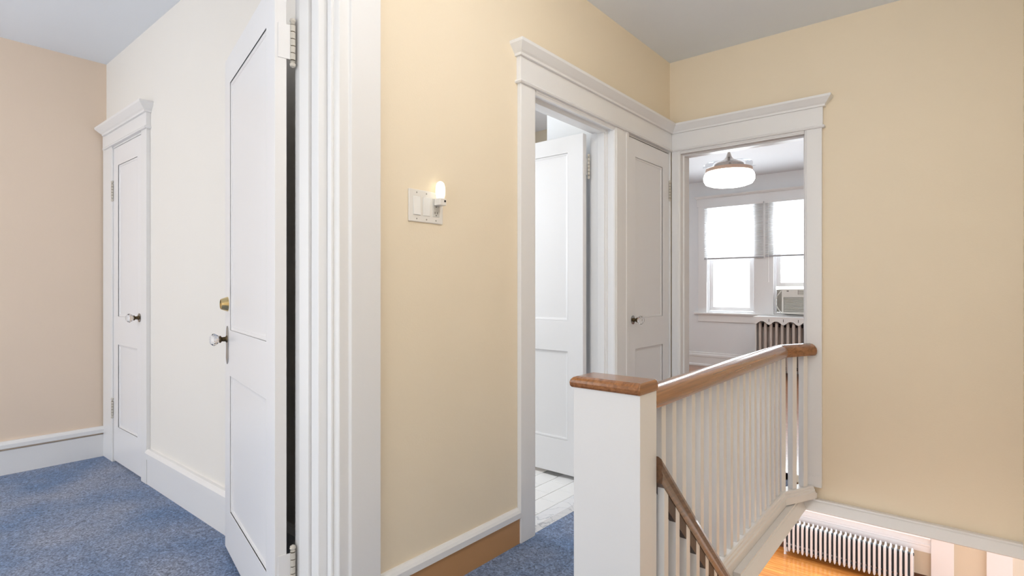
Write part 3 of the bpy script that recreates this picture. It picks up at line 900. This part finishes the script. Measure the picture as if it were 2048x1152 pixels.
# air conditioner in the right window
ac = thing('air_conditioner', (-1.63, YW, 0.772), 'off-white window air conditioner above the scalloped radiator shelf', 'air conditioner')
ax0, ax1, az0, az1 = -1.845, -1.40, 0.79, 1.105
AF = YW - 0.10
MB().box(ax0 + 0.01, ax1 - 0.01, AF + 0.03, YW + 0.3, az0, az1 - 0.005).build('body', 'ac_dark', ac, bevel=0.004)
MB().grid([ax0, ax0 + 0.02, ax1 - 0.02, ax1], [az0, az0 + 0.02, az0 + 0.215, az1], lambda x, z: ax0 + 0.02 < x < ax1 - 0.02 and az0 + 0.02 < z < az0 + 0.215, 'y', AF, AF + 0.03).build('front_panel', 'ac', ac)
g = MB()
z = az0 + 0.028
while z < az0 + 0.21:
    g.prism([(AF + 0.004, z), (AF + 0.02, z + 0.006), (AF + 0.02, z + 0.012), (AF + 0.004, z + 0.006)], 'x', ax0 + 0.021, ax1 - 0.021)
    z += 0.0165
tag(g.build('louvres', 'ac', ac), kind='stuff')
MB().box(ax0 + 0.012, ax0 + 0.16, AF - 0.004, AF - 0.0005, az1 - 0.075, az1 - 0.01).build('control_panel', 'ac', ac, bevel=0.001)
MB().box(ax0 + 0.06, ax0 + 0.085, AF - 0.006, AF - 0.004, az1 - 0.03, az1 - 0.02).build('display', 'slot', ac)
vent = MB().box(ax0 + 0.19, ax1 - 0.015, AF - 0.003, AF - 0.0005, az1 - 0.07, az1 - 0.012).build('vent', 'ac_dark', ac)
for i in range(3):
    MB().box(ax0 + 0.20, ax1 - 0.02, AF - 0.012, AF - 0.003, az1 - 0.064 + i * 0.02, az1 - 0.055 + i * 0.02).build('vent_blade', 'ac', vent)
MB().box(W2[0] + 0.028, ax0 + 0.008, YW + 0.05, YW + 0.07, WZ0 + 0.03, 1.10).build('side_curtain', 'ac_dark', ac)
MB().box(ax1 - 0.008, W2[1] - 0.028, YW + 0.05, YW + 0.07, WZ0 + 0.03, 1.10).build('side_curtain', 'ac_dark', ac)
cpts = []
for i in range(15):
    q = i / 14
    cpts.append((ax0 - 0.01 - 0.07 * math.sin(q * math.pi), AF + 0.02, az1 - 0.02 - 0.29 * q))
cpts += [(ax0 + 0.06, AF + 0.005, 0.79), (ax0 + 0.2, AF - 0.005, 0.785), (ax0 + 0.35, AF + 0.002, 0.786)]
MB().tube(cpts, 0.006, 8).build('power_cord', 'ac', ac, smooth=True)

# radiator upstairs and its shelf
def radiator(name, loc, n, sp, h, depth, colr, gap, label, group=None, axis=1):
    """loc: base centre of the first section; sections run along +x, front faces -y"""
    r = thing(name, loc, label, 'radiator', group)
    me = {}
    def section(mat):
        m = MB()
        w = sp * 0.56
        for dy in (-depth / 2 + w / 2, depth / 2 - w / 2):
            m.lathe([(w * 0.22, 0.05), (w * 0.5, 0.075), (w * 0.5, h - 0.06), (w * 0.46, h - 0.03), (w * 0.3, h - 0.008), (w * 0.08, h)], (0, dy, 0), 'z', 12)
        m.box(-w * 0.3, w * 0.3, -depth / 2 + w / 2, depth / 2 - w / 2, h - 0.075, h - 0.03)
        m.box(-w * 0.3, w * 0.3, -depth / 2 + w / 2, depth / 2 - w / 2, 0.075, 0.12)
        return m
    tmp = section(colr).build('section_mesh', colr, None, smooth=True)
    dat = tmp.data
    bpy.data.objects.remove(tmp)
    for i in range(n):
        o = bpy.data.objects.new('section', dat)
        COL.objects.link(o)
        o.parent = r
        o.location = (i * sp, 0, 0)
    L = (n - 1) * sp
    for z in (h - 0.052, 0.098):
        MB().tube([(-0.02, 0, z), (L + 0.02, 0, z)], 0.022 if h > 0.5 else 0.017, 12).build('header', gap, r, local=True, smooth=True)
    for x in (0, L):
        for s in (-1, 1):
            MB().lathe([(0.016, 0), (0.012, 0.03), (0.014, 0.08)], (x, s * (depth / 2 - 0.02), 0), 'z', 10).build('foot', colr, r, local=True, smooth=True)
    MB().box(-0.01, L + 0.01, depth / 2 - 0.03, depth / 2 - 0.02, 0.12, h - 0.08).build('shade_sheet', gap, r, local=True)  # dark sheet painted as the shade seen between the columns
    MB().tube([(L + 0.02, 0, 0.098), (L + 0.06, 0, 0.098), (L + 0.06, 0, 0.0)], 0.012, 10).build('pipe', colr, r, local=True, smooth=True)
    return r
RY = YW - 0.26
radiator('radiator', (-2.05, RY, 0), 13, 0.066, 0.69, 0.17, 'rad_silver', 'rad_gap_shade', 'silver column radiator with shade painted between its columns under the bedroom air conditioner')
sh = thing('radiator_shelf', (-1.65, RY, 0.70), 'white shelf with scalloped front edge over the bedroom radiator', 'shelf')
SZ = 0.735
MB().box(-2.12, -1.15, RY - 0.12, RY + 0.17, SZ, SZ + 0.018).build('top', 'trim', sh, bevel=0.002)
sc = [(-2.10, SZ), (-2.10, SZ - 0.045)]
x = -2.10
while x < -1.2:
    for i in range(9):
        q = i / 8
        sc.append((x + 0.17 * q, SZ - 0.04 - 0.045 * (abs(math.cos(q * math.pi)) ** 3)))
    x += 0.17
sc.append((x, SZ))
o = []
for p in sc:
    if not o or (abs(p[0] - o[-1][0]) > 1e-5 or abs(p[1] - o[-1][1]) > 1e-5):
        o.append(p)
MB().prism(o, 'y', RY - 0.12, RY - 0.108).build('scalloped_apron', 'trim', sh)
MB().box(-2.10, -2.088, RY - 0.107, RY + 0.15, 0.0, SZ - 0.001).build('bracket', 'trim', sh)
MB().box(-1.18, -1.168, RY - 0.107, RY + 0.15, 0.0, SZ - 0.001).build('bracket', 'trim', sh)
for xx in (-2.01, -1.93 + 0.0, -1.76, -1.59, -1.42):
    if xx in (-2.01,):
        continue
    MB().box(xx - 0.003, xx + 0.003, RY - 0.1215, RY - 0.12, SZ - 0.045, SZ - 0.01).build('slit', 'slot', sh)

# ceiling lamp with folded fan blades
FX, FY = -1.755, 5.40
fl = thing('fan_light', (FX, FY, CEIL + 0.03), 'round glowing ceiling fan light with folded clear blades', 'ceiling lamp')
zb = 2.105
MB().lathe([(0.07, CEIL + 0.0295), (0.07, CEIL - 0.02), (0.03, CEIL - 0.05)], (FX, FY, 0), 'z', 24).build('canopy', 'chrome', fl, smooth=True)
MB().tube([(FX, FY, CEIL - 0.04), (FX, FY, zb + 0.30)], 0.012, 12).build('rod', 'chrome', fl, smooth=True)
MB().lathe([(0.014, 0.315), (0.02, 0.30), (0.026, 0.278), (0.045, 0.255), (0.08, 0.236), (0.115, 0.222), (0.135, 0.206), (0.142, 0.165)], (FX, FY, zb), 'z', 32).build('motor_housing', 'chrome', fl, smooth=True)
MB().lathe([(0.212, 0.128), (0.214, 0.130), (0.212, 0.163), (0.19, 0.168), (0.10, 0.168)], (FX, FY, zb), 'z', 48).build('band', 'rose', fl, smooth=True)
MB().lathe([(0.10, 0.0), (0.17, 0.006), (0.212, 0.022), (0.229, 0.05), (0.231, 0.085), (0.224, 0.112), (0.209, 0.1275)], (FX, FY, zb), 'z', 48).build('diffuser', 'lamp', fl, smooth=True)
for i in range(4):
    a0 = i * math.pi / 2 + 0.3
    top, bot = [], []
    vv, ff = [], []
    N = 14
    for kx in range(N + 1):
        a = a0 + 1.75 * kx / N
        ro = 0.238 - 0.03 * (kx / N)
        ri = 0.148
        z = 0.175 + 0.022 * math.sin(math.pi * kx / N) + 0.005 * i
        for r_, dz in ((ri, 0.012), (ro, 0.0), (ro, 0.003), (ri, 0.015)):
            vv.append((FX + r_ * math.cos(a), FY + r_ * math.sin(a), zb + z + dz))
    for kx in range(N):
        for q in range(4):
            r_ = (q + 1) % 4
            ff.append((kx * 4 + q, kx * 4 + r_, kx * 4 + 4 + r_, kx * 4 + 4 + q))
    ff += [(0, 1, 2, 3), (N * 4 + 3, N * 4 + 2, N * 4 + 1, N * 4)]
    MB().add(vv, ff).build('blade', 'acrylic', fl, smooth=True)

# ------------------------------------------------------------------ downstairs, seen under the end wall
tl = thing('trim_7', (-1.3, YWL, -2.0), 'white window stool and apron above the downstairs radiator', 'window casing', kind='structure')
MB().sweep([(-2.4, YWL), (-0.325, YWL)], [(0, -2.13), (0.02, -2.13), (0.02, -2.06), (0.03, -2.05), (0.03, -2.03), (0.02, -2.02), (0.02, -1.965), (0.07, -1.955), (0.075, -1.94), (0.07, -1.928), (0, -1.928)]).build('stool', 'trim', tl)
wl = thing('window_3', (-1.3, YWL + 0.1, -1.93), 'downstairs window above the white radiator', 'window', kind='structure')
MB().grid([-2.2999, -2.25, -1.35, -1.29, -0.40, -0.3501], [-1.9275, -1.87, -0.55, -0.5005], lambda x, z: (-2.25 < x < -1.35 or -1.29 < x < -0.40) and -1.87 < z < -0.55, 'y', YWL + 0.04, YWL + 0.09).build('frame', 'trim', wl)
MB().box(-2.252, -1.348, YWL + 0.06, YWL + 0.064, -1.872, -0.548).build('pane', 'glass', wl)
MB().box(-1.292, -0.398, YWL + 0.06, YWL + 0.064, -1.872, -0.548).build('pane', 'glass', wl)
tp = struct('trim_8', MB().box(-0.323, -0.105, YWL - 0.05, YWL, ZL, -0.16), 'trim', 'white pilaster to the right of the downstairs radiator', 'pilaster', bevel=0.003)
td = struct('trim_9', MB().box(0.19, 0.9, YWL - 0.05, YWL, ZL, -0.16), 'trim', 'white panel at the far right end of the downstairs wall', 'panel', bevel=0.003)
bd = struct('baseboard_downstairs', MB().sweep([(-2.4, YWL), (-0.324, YWL)], [(0, ZL), (0.02, ZL), (0.02, ZL + 0.12), (0, ZL + 0.13)]), 'dark_base', 'dark brown baseboard behind the downstairs radiator', 'baseboard')
radiator('radiator', (-1.92, YWL - 0.16, ZL), 27, 0.0545, 0.465, 0.14, 'rad_white', 'gap_shade', 'long white column radiator downstairs under the window')

# ------------------------------------------------------------------ unseen globe lamps added to brighten the hall and the peach room
def fill_lamp(x, y, label, glow):
    t = thing('added_lamp', (x, y, CEIL), label, 'ceiling lamp')
    MB().lathe([(0.06, 0.0), (0.06, -0.015), (0.02, -0.03), (0.012, -0.034)], (x, y, CEIL - 0.0005), 'z', 32).build('canopy', 'chrome', t, smooth=True)
    MB().tube([(x, y, CEIL - 0.03), (x, y, CEIL - 0.16)], 0.008, 12).build('stem', 'chrome', t, smooth=True)
    pr = [(max(0.004, 0.11 * math.sin(math.pi * q / 16)), -0.26 + 0.11 * math.cos(math.pi * q / 16)) for q in range(17)]
    MB().lathe(pr, (x, y, CEIL), 'z', 32).build('globe', glow, t, smooth=True)
fill_lamp(-0.42, 1.3, 'added globe lamp out of view, brightening the hall', 'dome')
fill_lamp(-3.0, -0.5, 'added globe lamp out of view, brightening the peach room', 'dome_soft')
